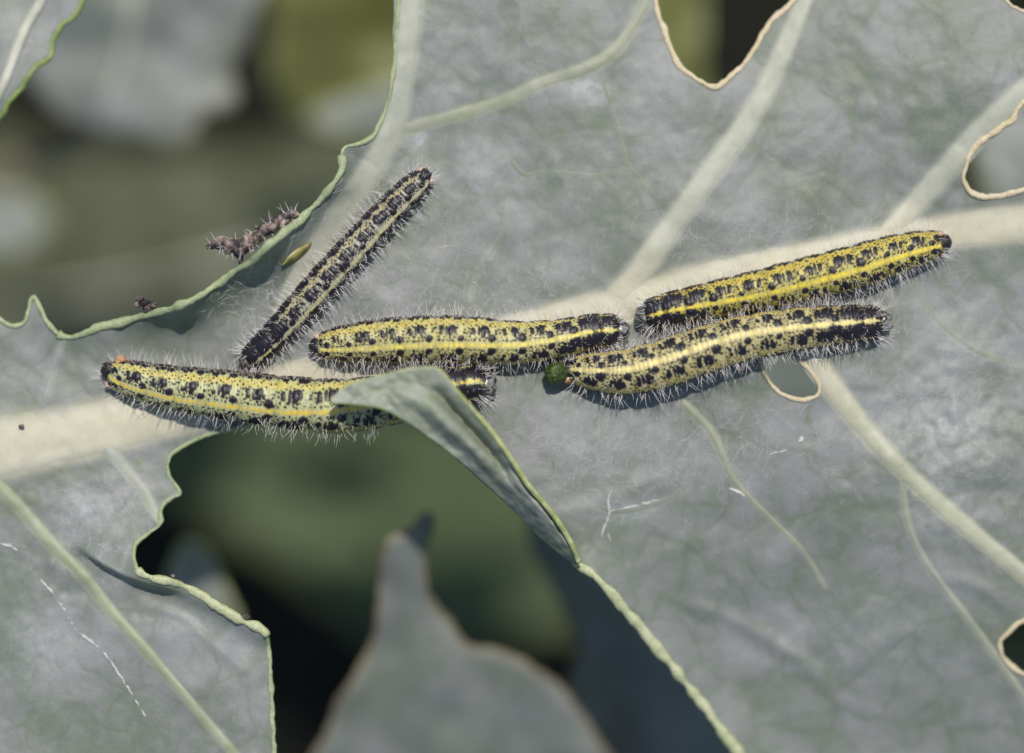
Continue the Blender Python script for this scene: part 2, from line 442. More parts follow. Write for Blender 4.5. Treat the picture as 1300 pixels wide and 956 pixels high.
# veins: name, centre line with half widths in pixels, colour, height
CREAM = (0.66, 0.625, 0.455); PALE = (0.44, 0.46, 0.37); GRN = (0.36, 0.39, 0.235); LIGHT = (0.46, 0.475, 0.37)
VEINS = [
    ('midrib', [(-140, 590, 46), (0, 566, 36), (70, 555, 32), (142, 539, 30), (200, 527, 26), (250, 517, 23), (300, 503, 21), (400, 475, 20), (500, 455, 19), (600, 434, 19), (700, 409, 20), (790, 387, 22), (880, 360, 20), (1000, 332, 18), (1100, 311, 17), (1200, 294, 19), (1300, 283, 21), (1440, 268, 24)], CREAM, 0.16),
    ('side_vein', [(775, 393, 22), (805, 356, 17), (850, 290, 13), (900, 222, 13), (950, 152, 12), (985, 85, 11), (1012, 22, 9), (1028, -20, 8), (1060, -140, 8)], LIGHT, 0.14),
    ('side_vein', [(505, 168, 8), (545, 155, 7), (590, 143, 7), (640, 127, 7), (690, 104, 7), (740, 88, 8), (775, 68, 7), (800, 38, 6), (818, 5, 6), (850, -70, 5), (880, -140, 5)], GRN, 0.07),
    ('side_vein', [(535, -140, 20), (522, -30, 17), (518, 30, 15), (512, 90, 13), (500, 160, 13), (470, 215, 14), (436, 265, 14), (400, 318, 12), (365, 380, 10), (345, 440, 9), (340, 490, 8)], PALE, 0.13),
    ('side_vein', [(1120, 306, 13), (1150, 272, 13), (1190, 228, 13), (1235, 178, 14), (1270, 143, 14), (1310, 108, 14), (1380, 55, 13), (1440, 0, 12)], PALE, 0.12),
    ('side_vein', [(1020, 440, 13), (1045, 475, 14), (1075, 515, 12), (1105, 552, 11), (1150, 600, 10), (1200, 645, 10), (1250, 688, 9), (1310, 738, 9), (1440, 850, 8)], (0.52, 0.53, 0.37), 0.2),
    ('side_vein', [(858, 500, 4), (880, 524, 5), (903, 548, 5), (918, 578, 4), (928, 603, 4), (950, 630, 3), (985, 665, 3), (1020, 700, 2), (1048, 745, 2)], GRN, 0.10),
    ('side_vein', [(1146, 612, 3), (1150, 650, 4), (1162, 690, 4), (1190, 735, 4), (1225, 780, 4), (1262, 830, 4), (1290, 870, 4), (1350, 960, 4)], (0.40, 0.43, 0.31), 0.08),
    ('side_vein', [(-60, 560, 6), (0, 618, 7), (35, 655, 7), (70, 695, 7), (105, 730, 7), (145, 780, 6), (185, 825, 6), (225, 872, 5), (300, 960, 5)], (0.34, 0.38, 0.23), 0.14),
    ('side_vein', [(120, 558, 8), (145, 578, 7), (165, 602, 6), (183, 625, 6), (195, 648, 5), (203, 664, 3)], (0.47, 0.50, 0.39), 0.07),
    ('side_vein', [(82, 425, 4), (72, 455, 4), (62, 485, 5), (52, 520, 5)], (0.42, 0.44, 0.40), 0.05),
    ('side_vein', [(760, 92, 3), (775, 130, 2), (788, 175, 2), (800, 212, 2), (825, 240, 2)], (0.26, 0.32, 0.19), 0.03),
    ('side_vein', [(640, 190, 2), (655, 212, 3), (668, 222, 3), (700, 218, 2), (755, 222, 2), (795, 214, 2)], (0.27, 0.33, 0.18), 0.03),
    ('side_vein', [(660, 222, 3), (648, 250, 2), (640, 290, 2), (622, 320, 3), (606, 345, 3), (598, 378, 3)], (0.34, 0.37, 0.27), 0.03),
    ('side_vein', [(1032, 470, 2), (1060, 420, 2), (1150, 345, 2), (1180, 395, 3), (1210, 425, 3), (1245, 448, 3), (1300, 465, 2)], (0.27, 0.34, 0.18), 0.03),
    ('side_vein', [(658, -20, 3), (660, 30, 2), (657, 60, 2), (655, 100, 2)], (0.28, 0.34, 0.2), 0.03),
    ('side_vein', [(985, 210, 2), (1010, 228, 2), (1028, 245, 2), (1050, 275, 2)], (0.27, 0.33, 0.18), 0.03),
    ('side_vein', [(820, 690, 3), (760, 700, 2), (842, 640, 3), (880, 628, 2), (930, 640, 2)], (0.36, 0.41, 0.26), 0.03),
]
VEINS[14] = ('side_vein', [(1150, 345, 2), (1180, 395, 3), (1210, 425, 3), (1245, 448, 3), (1300, 465, 2)], (0.27, 0.34, 0.18), 0.03)
VEINS[17] = ('side_vein', [(745, 640, 2), (790, 650, 3), (830, 640, 3), (875, 622, 2)], (0.36, 0.41, 0.28), 0.03)

root = empty('cabbage_leaf', tuple(W(650, 430, 0)))
tag(root, 'large grey-green waxy leaf with chewed holes carrying the caterpillars', 'leaf', 'cabbage leaves')

vein_strength = lambda h: 0.90 if h >= 0.12 else (0.62 if h >= 0.07 else 0.28)
bx, by, bf = blade_grid([outer] + list(holes.values()), 2.5, -142, 1442, -142, 1092)
# keep the hole that opens over the top edge clean: points outside the frame need no care
wax_sheen = np.zeros(len(bx)); grn = np.zeros(len(bx))  # whitish wax patches, plus sheen on the blade painted in as colour
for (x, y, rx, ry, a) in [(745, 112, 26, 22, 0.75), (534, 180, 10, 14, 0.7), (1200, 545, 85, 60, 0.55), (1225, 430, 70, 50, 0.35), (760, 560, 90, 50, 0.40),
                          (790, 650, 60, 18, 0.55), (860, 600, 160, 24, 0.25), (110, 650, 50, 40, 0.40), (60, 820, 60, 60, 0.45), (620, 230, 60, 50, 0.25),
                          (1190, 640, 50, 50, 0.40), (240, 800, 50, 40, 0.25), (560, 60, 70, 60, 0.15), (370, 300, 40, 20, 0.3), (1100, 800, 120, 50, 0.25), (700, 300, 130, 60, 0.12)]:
    wax_sheen = np.maximum(wax_sheen, a * np.exp(-((bx - x) / rx) ** 2 - ((by - y) / ry) ** 2))
for (x, y, rx, ry, a) in [(18, 640, 26, 22, 0.6), (176, 588, 5, 4, 0.9), (430, 470, 60, 20, 0.25), (40, 600, 60, 14, 0.3), (1085, 90, 40, 24, 0.3), (715, 168, 7, 5, 0.4), (765, 168, 5, 4, .5)]:
    grn = np.maximum(grn, a * np.exp(-((bx - x) / rx) ** 2 - ((by - y) / ry) ** 2))
vein = np.zeros(len(bx)); vcol = np.zeros((len(bx), 3)) + 0.4
for nm, pts, col, hgt in VEINS:
    L = np.array(pts, float)
    lo = L[:, :2].min(0) - 60; hi = L[:, :2].max(0) + 60
    m = (bx > lo[0]) & (bx < hi[0]) & (by > lo[1]) & (by < hi[1])
    Ls = smooth_line(L, 12)
    d, t, s = line_dist(bx[m], by[m], Ls[:, :2])
    seg = np.concatenate([[0], np.cumsum(np.hypot(*np.diff(Ls[:, :2], axis=0).T))]); seg /= seg[-1]
    hw = np.interp(t, seg, Ls[:, 2])
    v = vein_strength(hgt) * sstep(1.5, 0.62, d / (hw + 0.8))
    up = v > vein[m]
    vm = vein[m]; vm[up] = v[up]; vein[m] = vm
    vc = vcol[m]; vc[up] = col; vcol[m] = vc
mesh('blade', W(bx, by, leaf_z(bx, by)), bf, M_LEAF, root, dict(wax_sheen=wax_sheen, green=grn, vein=vein, veincol=vcol))



def strip_vein(name, pts, col, hgt, strength, from_midrib, parent, zf=leaf_z, mat=None, k=13):
    L = smooth_line(np.array(pts, float), 4)
    T = np.gradient(L[:, :2], axis=0); T /= np.hypot(*T.T)[:, None]
    Nn = np.stack([-T[:, 1], T[:, 0]], -1)
    v = np.linspace(-1, 1, k)
    hw = L[:, 2] * (0.85 + 0.3 * fbm(np.arange(len(L)) / 9, np.zeros(len(L)), 7, 2))
    px = L[:, None, 0] + Nn[:, None, 0] * v * hw[:, None] * 1.25
    py = L[:, None, 1] + Nn[:, None, 1] * v * hw[:, None] * 1.25
    z = zf(px, py) - 0.006
    prof = np.clip(1 - v ** 2, 0, 1) ** 1.5
    ridge = 1 + 0.25 * (fbm(v[None, :] * 3 + 0 * px, px / 60, 12, 2) - 0.5)
    ends = np.minimum(1, np.minimum(np.arange(len(L)), np.arange(len(L))[::-1]) / 5)[:, None]
    z = z + (hgt * (hw / max(hw.max(), 1))[:, None] * prof * ridge + 0.004 * (prof > 0)) * ends
    att = strength * sstep(1.5, 0.62, np.abs(v)[None, :] * 1.25 * hw[:, None] / (hw[:, None] + 0.8)) * np.ones(px.shape)
    k_ = (sstep(0.25, 0.0, np.linspace(0, 1, len(L))) if from_midrib else np.zeros(len(L)))[:, None, None]
    vcl = np.broadcast_to(np.array(col) * (1 - k_) + np.array(CREAM) * k_, (len(L), k, 3))
    o = mesh(name, W(px, py, z).reshape(-1, 3), grid_faces(len(L), k), mat or M_LEAF, parent,
             dict(vein=att.ravel(), veincol=vcl.reshape(-1, 3), wax_sheen=np.zeros(px.size), green=np.zeros(px.size)))
    return o


for nm, pts, col, hgt in VEINS:
    strip_vein(nm, pts, col, hgt * (0.26 if nm == 'midrib' else 0.17), vein_strength(hgt), hgt >= 0.12 and pts[0][2] >= 12 and nm != 'midrib' and pts[0][0] > 700, root)


def tube(L3, rad, k=8, flat=1.0, tilt=None, caps=True):
    """tube round a 3D line; rad scalar or array"""
    L3 = np.asarray(L3, float); n = len(L3)
    rad = np.broadcast_to(rad, (n,)).astype(float)
    T = np.gradient(L3, axis=0); T /= np.maximum(np.linalg.norm(T, axis=1), 1e-9)[:, None]
    up = np.tile((0.0, 0, 1), (n, 1)); up[np.abs(T[:, 2]) > 0.95] = (0, 1, 0)
    A = np.cross(T, up); A /= np.linalg.norm(A, axis=1)[:, None]; B = np.cross(A, T)
    th = np.linspace(0, 2 * np.pi, k, endpoint=False)
    V = L3[:, None] + rad[:, None, None] * (np.cos(th)[None, :, None] * A[:, None] + flat * np.sin(th)[None, :, None] * B[:, None])
    V = V.reshape(-1, 3); F = [grid_faces(n, k, True)]
    if caps:
        V = np.concatenate([V, L3[:1], L3[-1:]])
        j = np.arange(k)
        F.append(np.stack([np.full(k, n * k), (j + 1) % k, j], -1)); F.append(np.stack([np.full(k, n * k + 1), (n - 1) * k + j, (n - 1) * k + (j + 1) % k], -1))
    return V, F


def rim(name, L, width, mat, parent, lift=0.0, seed=0):
    """soft rim along an outline (pixels), on the leaf surface"""
    z = leaf_z(L[:, 0], L[:, 1]) + lift
    r = width / 100 * (0.35 + 1.2 * fbm(np.arange(len(L)) / 5, np.zeros(len(L)), 50 + seed, 3))
    V, F = tube(W(L[:, 0], L[:, 1], z), r, 12, 0.75)
    th = np.tile(np.linspace(0, 2 * np.pi, 12, endpoint=False), len(L)); al = np.repeat(np.arange(len(L)), 12)
    nz_ = fbm(al / 9, th * 0.8, 55 + seed, 3) - 0.5
    cut = np.concatenate([sstep(-0.45, 0.25, np.cos(th - 2.0) + 1.6 * nz_), [0.5, 0.5]])
    V[:-2] += (V[:-2] - np.repeat(W(L[:, 0], L[:, 1], z), 12, 0)) * (0.5 * nz_)[:, None]
    return mesh(name, V, F, mat, parent, dict(cut=cut))


def between(L, a, b):
    """the run of outline L from the point nearest a to the point nearest b (going forward)"""
    i = np.argmin(np.hypot(*(L - a).T)); j = np.argmin(np.hypot(*(L - b).T))
    return L[i:j + 1] if i < j else np.concatenate([L[i:], L[:j + 1]])


rim('leaf_edge', between(outer, (508, -100), (433, 200)), 3.2, M_RIM_G, root, 0.0, 1)
rim('leaf_edge', between(outer, (433, 200), (75, 424)), 5.4, M_RIM_G, root, 0.0, 2)
rim('leaf_edge', between(outer, (75, 424), (-130, 381)), 3.2, M_RIM_G, root, 0.01, 3)
rim('leaf_edge', between(outer, (348, 1040), (338, 808)), 3.4, M_RIM_G, root, 0, 4)
rim('leaf_edge', between(outer, (338, 808), (175, 724)), 5.6, M_RIM_Y, root, 0.0, 5)
rim('leaf_edge', between(outer, (175, 724), (298, 543)), 2.8, M_RIM_G, root, 0, 6)
rim('leaf_edge', between(outer, (298, 543), (728, 712)), 2.2, M_RIM_G, root, 0, 7)
rim('leaf_edge', between(outer, (728, 712), (1030, 1080)), 6.5, M_RIM_Y, root, 0.03, 8)
for i, (k, L) in enumerate(holes.items()):
    rim('hole_rim', np.concatenate([L, L[:1]]), {'ellipse': 2.9, 'upper': 4.0, 'right': 4.0}.get(k, 3.0), M_RIM_T, root, 0.005, 20 + i)

# curled flap on the lower margin, lying over a caterpillar
fa = smooth_line([(420, 508, .95), (436, 494, .95), (454, 485, .96), (497, 474, .99), (524, 468, 1.02), (555, 468, 1.06), (572, 485, 1.08), (586, 503, 1.06), (621, 544, .96),
                  (646, 578, .86), (671, 616, .74), (702, 653, .58), (724, 688, .38), (735, 714, .22)], 4)
fb = smooth_line([(420, 511, .95), (440, 512, .99), (461, 514, 1.03), (480, 517, 1.03), (498, 524, .98), (520, 538, .90), (546, 556, .80), (583, 584, .60), (612, 610, .42), (640, 635, .26),
                  (664, 658, .10), (687, 682, .06), (715, 705, .06), (731, 716, .10)], 4)
n_t = 150; vv = np.linspace(0, 1, 36)
rs = lambda L: np.stack([np.interp(np.linspace(0, 1, n_t), np.linspace(0, 1, len(L)), L[:, c]) for c in range(3)], -1)
fa, fb = rs(fa), rs(fb)
tt = np.linspace(0, 1, n_t)[:, None]
fx = fa[:, None, 0] * (1 - vv) + fb[:, None, 0] * vv; fy = fa[:, None, 1] * (1 - vv) + fb[:, None, 1] * vv
fz = fa[:, None, 2] * (1 - vv) + fb[:, None, 2] * vv
mid_ = sstep(0.26, 0.42, tt) * sstep(0.72, 0.52, tt)
wid = np.hypot(fa[:, 0] - fb[:, 0], fa[:, 1] - fb[:, 1])[:, None] / 60
fz = fz + wid * (-0.16 * mid_ * np.exp(-((vv - 0.34) / 0.12) ** 2) + 0.13 * np.exp(-((vv - 0.60) / 0.17) ** 2) * sstep(0.12, 0.4, tt) * sstep(.8, .5, tt)
                 + 0.10 * sstep(0.5, 1, tt) * np.sin(vv * np.pi))
fz = fz + 0.10 * (fbm(fx / 16, fy / 16, 60, 3) - 0.5) + 0.022 * (fbm((fx - fy) / 9, (fx + fy) / 40, 64, 2) - 0.5) - wid * 0.20 * sstep(0.6, 0.85, tt) * np.exp(-((vv - 0.10) / 0.09) ** 2)
flap_attrs = lambda n: dict(vein=np.zeros(n), veincol=np.full((n, 3), .4), wax_sheen=np.zeros(n), green=np.zeros(n))
M_FLAP = leaf_material('leaf_underside', (0.27, 0.305, 0.22), (0.39, 0.405, 0.355), veins=False, rough=0.55)
fo = mesh('curled_flap', W(fx, fy, fz).reshape(-1, 3), grid_faces(n_t, len(vv)), M_FLAP, root)
md = fo.modifiers.new('thickness', 'SOLIDIFY'); md.thickness = 0.035; md.offset = 0
V, F = tube(W(fa[:, 0], fa[:, 1], fz[:, 0]), (0.016 + 0.020 * sstep(0.35, 0.6, np.linspace(0, 1, n_t))), 8)
mesh('flap_edge', V, F, M_RIM_Y, root)
V, F = tube(W(fb[:, 0], fb[:, 1], fz[:, -1]), 0.016, 8)
mesh('flap_edge', V, F, M_RIM_G, root)
V, F = tube(W(fx[45:110, 20], fy[45:110, 20], fz[45:110, 20] + 0.004), 0.022 * np.sin(np.linspace(0.1, 3.04, 65)), 8, 0.6)
mesh('flap_vein', V, F, M_FLAP, root)
# inner wall of the curl, from the crest down to the blade
k0 = 80; q = np.linspace(0, 1, 14)
ax = fa[k0:, None, 0] + (fb - fa)[k0:, None, 0] * 0.45 * np.sin(q * np.pi * 0.5); ay = fa[k0:, None, 1] + (fb - fa)[k0:, None, 1] * 0.45 * np.sin(q * np.pi * 0.5)
az = fa[k0:, None, 2] * (1 - q) + q * (leaf_z(ax, ay) - 0.02)
mesh('curl_wall', W(ax, ay, az).reshape(-1, 3), grid_faces(n_t - k0, len(q)), M_LEAF, root, flap_attrs(ax.size))

# white scars
M_SCAR = N('pale_scar'); _c = M_SCAR.ramp(M_SCAR.noise(9, 5, .7), [(0.3, (0.34, 0.34, 0.31)), (0.65, (0.54, 0.53, 0.51))]); M_SCAR.base(_c, 0.7, 0.3); M_SCAR = M_SCAR.m


def scar(pts, parent=root):
    L = smooth_line(np.array(pts, float), 2)
    L[:, :2] += 2.5 * (np.stack([fbm(L[:, 0] / 5, L[:, 1] / 5, 70, 2), fbm(L[:, 0] / 5, L[:, 1] / 5, 75, 2)], -1) - .5)
    wv = L[:, 2] / 110 * sstep(0.25, 0.55, fbm(np.arange(len(L)) / 4, np.zeros(len(L)) + L[0, 0], 77, 2)) * (0.4 + 1.2 * fbm(np.arange(len(L)) / 3, np.zeros(len(L)), 71, 2))
    V, F = tube(W(L[:, 0], L[:, 1], leaf_z(L[:, 0], L[:, 1]) + 0.004), wv, 6, 0.35)
    return mesh('scar', V, F, M_SCAR, parent)


for p in ([(763, 684, .8), (768, 668, 2), (774, 652, 2.6), (772, 636, 1.6), (776, 622, .6)], [(774, 650, 2.4), (792, 645, 1.8), (815, 640, 1.3), (838, 634, .6)], [(772, 678, .8), (776, 688, .5)],
          [(52, 735, 1.2), (66, 752, 2), (80, 772, 2.2), (94, 796, 2.4), (112, 812, 2), (130, 826, 2.2), (146, 848, 1.8), (160, 870, 1.6), (185, 910, 1.2)],
          [(0, 690, 1.6), (14, 694, 2.0), (22, 700, 1)], [(975, 578, .8), (988, 574, 1.2), (1000, 571, .7)], [(925, 621, 1.5), (940, 626, 2), (946, 632, 1)],
          [(1012, 555, 2.2), (1020, 557, 2.6), (1014, 561, 1.5)], [(545, 315, .5), (575, 312, .6)]):
    scar(p)

# torn patch of leaf skin beside the curled margin
tp = smooth_line([(358, 337, 1), (368, 330, 5), (380, 321, 6), (390, 313, 4), (395, 308, 1)], 2)
_t = np.linspace(-1, 1, 7); Tt = np.gradient(tp[:, :2], axis=0); Tt /= np.hypot(*Tt.T)[:, None]
qx = tp[:, None, 0] - Tt[:, None, 1] * _t * tp[:, None, 2]; qy = tp[:, None, 1] + Tt[:, None, 0] * _t * tp[:, None, 2]
qz = leaf_z(qx, qy) + 0.02 + 0.06 * (1 - _t ** 2)
mm = N('torn_skin'); mm.base(mm.ramp(mm.noise(6, 4), [(0.35, (0.10, 0.10, 0.02)), (0.6, (0.30, 0.27, 0.10))]), 0.5); M_TORN = mm.m
mesh('torn_patch', W(qx, qy, qz).reshape(-1, 3), grid_faces(len(tp), 7), M_TORN, root)

# ------------------------------------------------------------------ caterpillars
m = N('caterpillar_skin')
_sp = m.attr('spot')
m.base(m.mix(m.math('MULTIPLY', m.ramp(m.noise(40, 3), [(0.3, (1, 1, 1)), (0.55, (0, 0, 0))]), 0.25), m.attr('col', True), m.mix(0.5, m.attr('col', True), (0.02, 0.02, 0.015))),
       m.ramp(_sp, [(0.0, (0.46, .46, .46)), (1.0, (0.42, .42, .42))]), 0.36)
m.bump(m.noise(30, 3, 0.6), 0.35, 0.012)
M_SKIN = m.m
m = N('white_hair'); m.base((0.82, 0.78, 0.77), 0.4, 0.5); m.translucent((0.92, 0.88, 0.86), 0.4); M_HAIR = m.m
m = N('caterpillar_head'); m.base(m.ramp(m.noise(16, 4, .6), [(0.42, (0.008, 0.007, 0.010)), (0.60, (0.26, 0.26, 0.24))]), 0.28, 0.6); m.bump(m.noise(30, 3), .3, .01); M_HEAD = m.m
m = N('black_plate'); m.base((0.016, 0.014, 0.018), 0.42, 0.4); m.bump(m.noise(22, 4), 1.0, 0.02); M_PLATE = m.m
m = N('proleg'); m.base(m.ramp(m.noise(14, 3), [(0.35, (0.36, 0.20, 0.14)), (0.65, (0.58, 0.40, 0.30))]), 0.5); M_LEG = m.m
m = N('anal_proleg'); m.base(m.ramp(m.noise(14, 3), [(0.35, (0.40, 0.17, 0.06)), (0.65, (0.52, 0.30, 0.15))]), 0.45); M_ANAL = m.m

HALF = [  # one side of one segment, tail to head: (u, angle from the back in degrees, length, breadth in px for a 28 px body)
    (0.17, 41, 2.6, 3.2), (0.20, 30, 2.5, 2.8), (0.36, 36, 2.1, 7.5), (0.53, 40, 4.6, 5.0), (0.51, 27, 2.4, 2.6), (0.66, 33, 1.8, 3.4), (0.80, 17.5, 4.3, 4.0),
    (0.92, 39, 2.0, 1.9), (0.91, 31, 1.9, 1.8), (0.08, 12, 1.5, 1.5), (0.25, 12, 1.7, 1.6), (0.42, 12, 1.5, 1.4), (0.58, 12, 1.7, 1.6), (0.95, 12, 1.3, 1.3),
    (0.10, 21, 1.4, 1.4), (0.30, 20, 1.5, 1.4), (0.47, 19, 1.3, 1.2), (0.64, 20, 1.4, 1.4), (0.05, 33, 1.3, 1.3), (0.05, 45, 1.4, 1.4),
    (0.36, 24, 1.3, 1.3), (0.58, 20, 1.2, 1.2), (0.70, 26, 1.3, 1.3), (0.16, 14, 1.2, 1.2), (0.34, 13, 1.2, 1.2), (0.50, 13, 1.2, 1.2), (0.70, 44, 1.6, 1.8), (0.34, 48, 1.3, 1.3), (0.12, 50, 1.2, 1.2), (0.97, 46, 1.3, 1.3), (0.36, 60, 1.2, 1.2), (0.70, 60, 1.2, 1.2), (0.92, 66, 1.2, 1.2), (0.05, 58, 1.2, 1.2), (0.25, 70, 1.3, 1.3), (0.60, 71, 1.3, 1.3),
    (0.25, 53, 1.4, 1.3), (0.45, 55, 1.5, 1.4), (0.70, 52, 1.4, 1.4), (0.88, 54, 1.3, 1.3), (0.15, 64, 1.2, 1.2), (0.55, 66, 1.3, 1.2), (0.80, 63, 1.2, 1.2),
    (0.22, 80, 3.2, 3.0), (0.42, 83, 3.6, 3.4), (0.72, 80, 4.4, 3.8), (0.90, 86, 2.0, 2.4), (0.10, 90, 2.0, 2.4), (0.32, 98, 3.0, 3.4), (0.60, 99, 3.6, 3.0), (0.85, 102, 2.6, 2.6), (0.08, 104, 2.0, 2.0)]


def hairs(P, Nn, length, rad, r, bend=0.35, steps=4):
    """thin tapering three-sided hairs"""
    n = len(P)
    side = r.normal(size=(n, 3)); side -= (side * Nn).sum(1)[:, None] * Nn
    side /= np.maximum(np.linalg.norm(side, axis=1), 1e-6)[:, None]
    t = np.linspace(0, 1, steps)
    C = P[:, None] + length[:, None, None] * (t[None, :, None] * Nn[:, None] + bend * (t ** 2)[None, :, None] * side[:, None])
    A = side; B = np.cross(Nn, side)
    R = rad * np.linspace(1.0, 0.25, steps)
    tang = Nn[:, None] + 2 * bend * t[None, :, None] * side[:, None]
    wv = np.cross(tang, np.array((0.15, 0.45, 0.88))); wv /= np.maximum(np.linalg.norm(wv, axis=2), 1e-6)[..., None]
    lift = np.cross(wv, tang); lift /= np.maximum(np.linalg.norm(lift, axis=2), 1e-6)[..., None]
    Rb = R[None, :, None]
    V = np.stack([C - wv * Rb, C + lift * Rb * 0.35, C + wv * Rb], 2)
    F = grid_faces(steps, 3)
    F = (F[None] + (np.arange(n) * steps * 3)[:, None, None]).reshape(-1, 4)
    return V.reshape(-1, 3), F


def ball(c, r3, rot, seed, amp=0.12, n=18, mk=24):
    """lumpy ellipsoid: rot is a 3x3 matrix whose rows are the axes"""
    u = np.linspace(0, np.pi, n)[:, None]; v = np.linspace(0, 2 * np.pi, mk, endpoint=False)[None, :]
    d = np.stack([np.cos(u) + 0 * v, np.sin(u) * np.cos(v), np.sin(u) * np.sin(v)], -1)
    k = 1 + amp * (fbm(d[..., 0] * 2.5 + d[..., 2] * 1.7, d[..., 1] * 2.5, seed, 2) - 0.5) * 2
    V = (d * k[..., None] * np.array(r3)) @ np.array(rot) + np.array(c)
    return V.reshape(-1, 3), [grid_faces(n, mk, True)]


def caterpillar(name_label, pts, roll, base_col, line_col, lat_col, dark, freckle, seed, tail_orange, hair_n=1300, segs=12):
    """pts: (x, y, half width) in pixels from tail to head; roll: dorsal offset in pixels towards the lower side at the same points"""
    r = np.random.default_rng(seed)
    pts = np.array(pts, float)
    A = np.concatenate([pts, np.array(roll, float)[:, None]], 1)
    L = smooth_line(A, 1.15)
    n = len(L); K = 124
    hw = L[:, 2]; length = n * 1.15
    s = np.arange(n) * 1.15
    T2 = np.gradient(L[:, :2], axis=0); T2 /= np.hypot(*T2.T)[:, None]
    # side vector towards the lower part of the picture (pixel y grows downwards)
    Sd = np.stack([-T2[:, 1], T2[:, 0]], -1); Sd *= np.where(Sd[len(Sd) // 2, 1] < 0, -1, 1)
    rl = np.arcsin(np.clip(L[:, 3] / np.maximum(hw, 6), -0.8, 0.8))
    rl = np.convolve(np.pad(rl, 30, mode='edge'), np.ones(61) / 61, 'valid')
    cap = 0.75 * hw.mean()
    e0 = np.clip(s / (cap * 0.8), 0, 1); e1 = np.clip((length - s) / (cap * 0.62), 0, 1)
    capf = np.sqrt(np.clip(1 - (1 - e0) ** 2, 0, 1)) * np.sqrt(np.clip(1 - (1 - e1) ** 2, 0, 1))
    R = hw * np.maximum(capf, 0.03)
    # segments: longer in the middle of the body
    dens = 1.35 - 0.55 * np.sin(np.pi * np.clip(s / length, 0, 1)) ** 0.8
    cs = np.cumsum(dens); cs = cs / cs[-1] * segs
    seg = np.floor(cs).astype(int).clip(0, segs - 1); u = cs - seg
    segL = length / segs / dens * dens.mean()
    # rings: a fold at each segment and five shallow annulets inside it
    lump = 0.040 * np.sin(np.pi * u) ** 0.7 - 0.065 * np.exp(-(np.minimum(u, 1 - u) / 0.035) ** 2)
    ann = -0.026 * np.exp(-((((u * 6) % 1) - 0.5) / 0.16) ** 2)
    ph = np.linspace(-180, 180, K, endpoint=False)
    PH, Sx = np.meshgrid(ph, s); U = np.broadcast_to(u[:, None], PH.shape); SG = np.broadcast_to(seg[:, None], PH.shape)
    arc = np.radians(PH) * hw.mean()                      # px round the body
    nz = fbm(Sx / 2.6, arc / 2.6, seed, 2) - 0.5
    spot = np.zeros(PH.shape); bumph = np.zeros(PH.shape)
    frac = s / length
    for side in (-1, 1):
        for k in range(segs):
            rows = np.where((cs > k - 0.25) & (cs < k + 1.25))[0]
            a, b = rows[0], rows[-1] + 1
            headness = sstep(segs - 4.2, segs - 1.0, k + 0.5)
            grow = dark * (1 + 1.0 * headness + 0.15 * sstep(1.5, 0, k))
            sc = hw[rows].mean() / 28
            for (u0, p0, lu, lp) in HALF:
                if r.random() < (0.03 if lu > 2 else 0.12): continue
                uu = u0 + r.normal() * 0.012; pp = side * (p0 + r.normal() * 0.9)
                g = grow * (1 + r.normal() * 0.13)
                if p0 < 14: g = min(g, 1.15)
                big = lu > 2.2
                g = g * (1.24 if big else 0.95)
                du = (cs[a:b, None] - k - uu) * segL[a:b, None] / (lu * g * sc)
                dp = np.radians(ph[None, :] - pp) * hw[a:b, None] / (lp * g * sc)
                e = np.sqrt(du ** 2 + dp ** 2) + nz[a:b] * (0.42 if big else 0.4)
                mk = sstep(1.12, 0.82, e)
                spot[a:b] = np.maximum(spot[a:b], mk)
                if big: bumph[a:b] = np.maximum(bumph[a:b], np.clip(1 - e ** 2, 0, 1) ** 0.6 * lu / 5.5)
    # freckles
    fk = sstep(0.70 - freckle, 0.80 - freckle, fbm(Sx / 1.9, arc / 1.9, seed + 5, 2)) * sstep(10, 16, np.abs(PH)) * (1 - 0.65 * sstep(50, 56, np.abs(PH)) * sstep(76, 70, np.abs(PH)))
    spot = np.maximum(spot, fk * 0.9)
    hd = sstep(segs - 3.6, segs - 0.8, cs)[:, None]
    belt = sstep(9, 14, np.abs(PH)) * sstep(66, 56, np.abs(PH))
    spot = np.maximum(spot, hd * belt * sstep(0.40, 0.50, fbm(Sx / 7, arc / 7, seed + 8, 3)) * 0.95)
    # ground colours
    base = np.array(base_col); line = np.array(line_col); lat = np.array(lat_col)
    col = np.broadcast_to(base, PH.shape + (3,)).copy()
    blot = fbm(Sx / 7, arc / 7, seed + 2, 3)[..., None]
    col = col * (0.80 + 0.40 * blot)
    halo = sstep(0.0, 0.5, fbm(Sx / 4, arc / 4, seed + 3, 2) - 0.30)[..., None]
    col = col * (1 - 0.22 * halo) + 0.22 * halo * np.array((0.50, 0.50, 0.38))
    lw = 4.6 + 1.2 * np.sin(u * 12 * np.pi)[:, None] + 2.2 * (fbm(Sx / 5, arc / 5, seed + 4, 2) - .5) - 1.2 * sstep(0.9, 1, frac)[:, None]
    lm = (0.97 - 0.75 * sstep(0.35, 0.7, fbm(Sx / 3, arc / 3, seed + 11, 2)))[..., None] * sstep(2.2, -2.0, np.abs(PH) - lw)[..., None]
    aP = np.abs(PH) + 6 * (fbm(Sx / 6, arc / 6, seed + 6, 2) - .5)
    bm = (sstep(47, 55, aP) * sstep(78, 70, aP))[..., None] * (0.85 - 0.55 * fbm(Sx / 6, arc / 9, seed + 7, 2)[..., None])
    col = col * (1 - bm) + bm * lat
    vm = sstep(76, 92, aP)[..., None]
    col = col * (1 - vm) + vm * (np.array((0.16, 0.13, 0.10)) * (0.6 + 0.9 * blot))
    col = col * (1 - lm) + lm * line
    spot = spot * (1 - 0.9 * lm[..., 0])
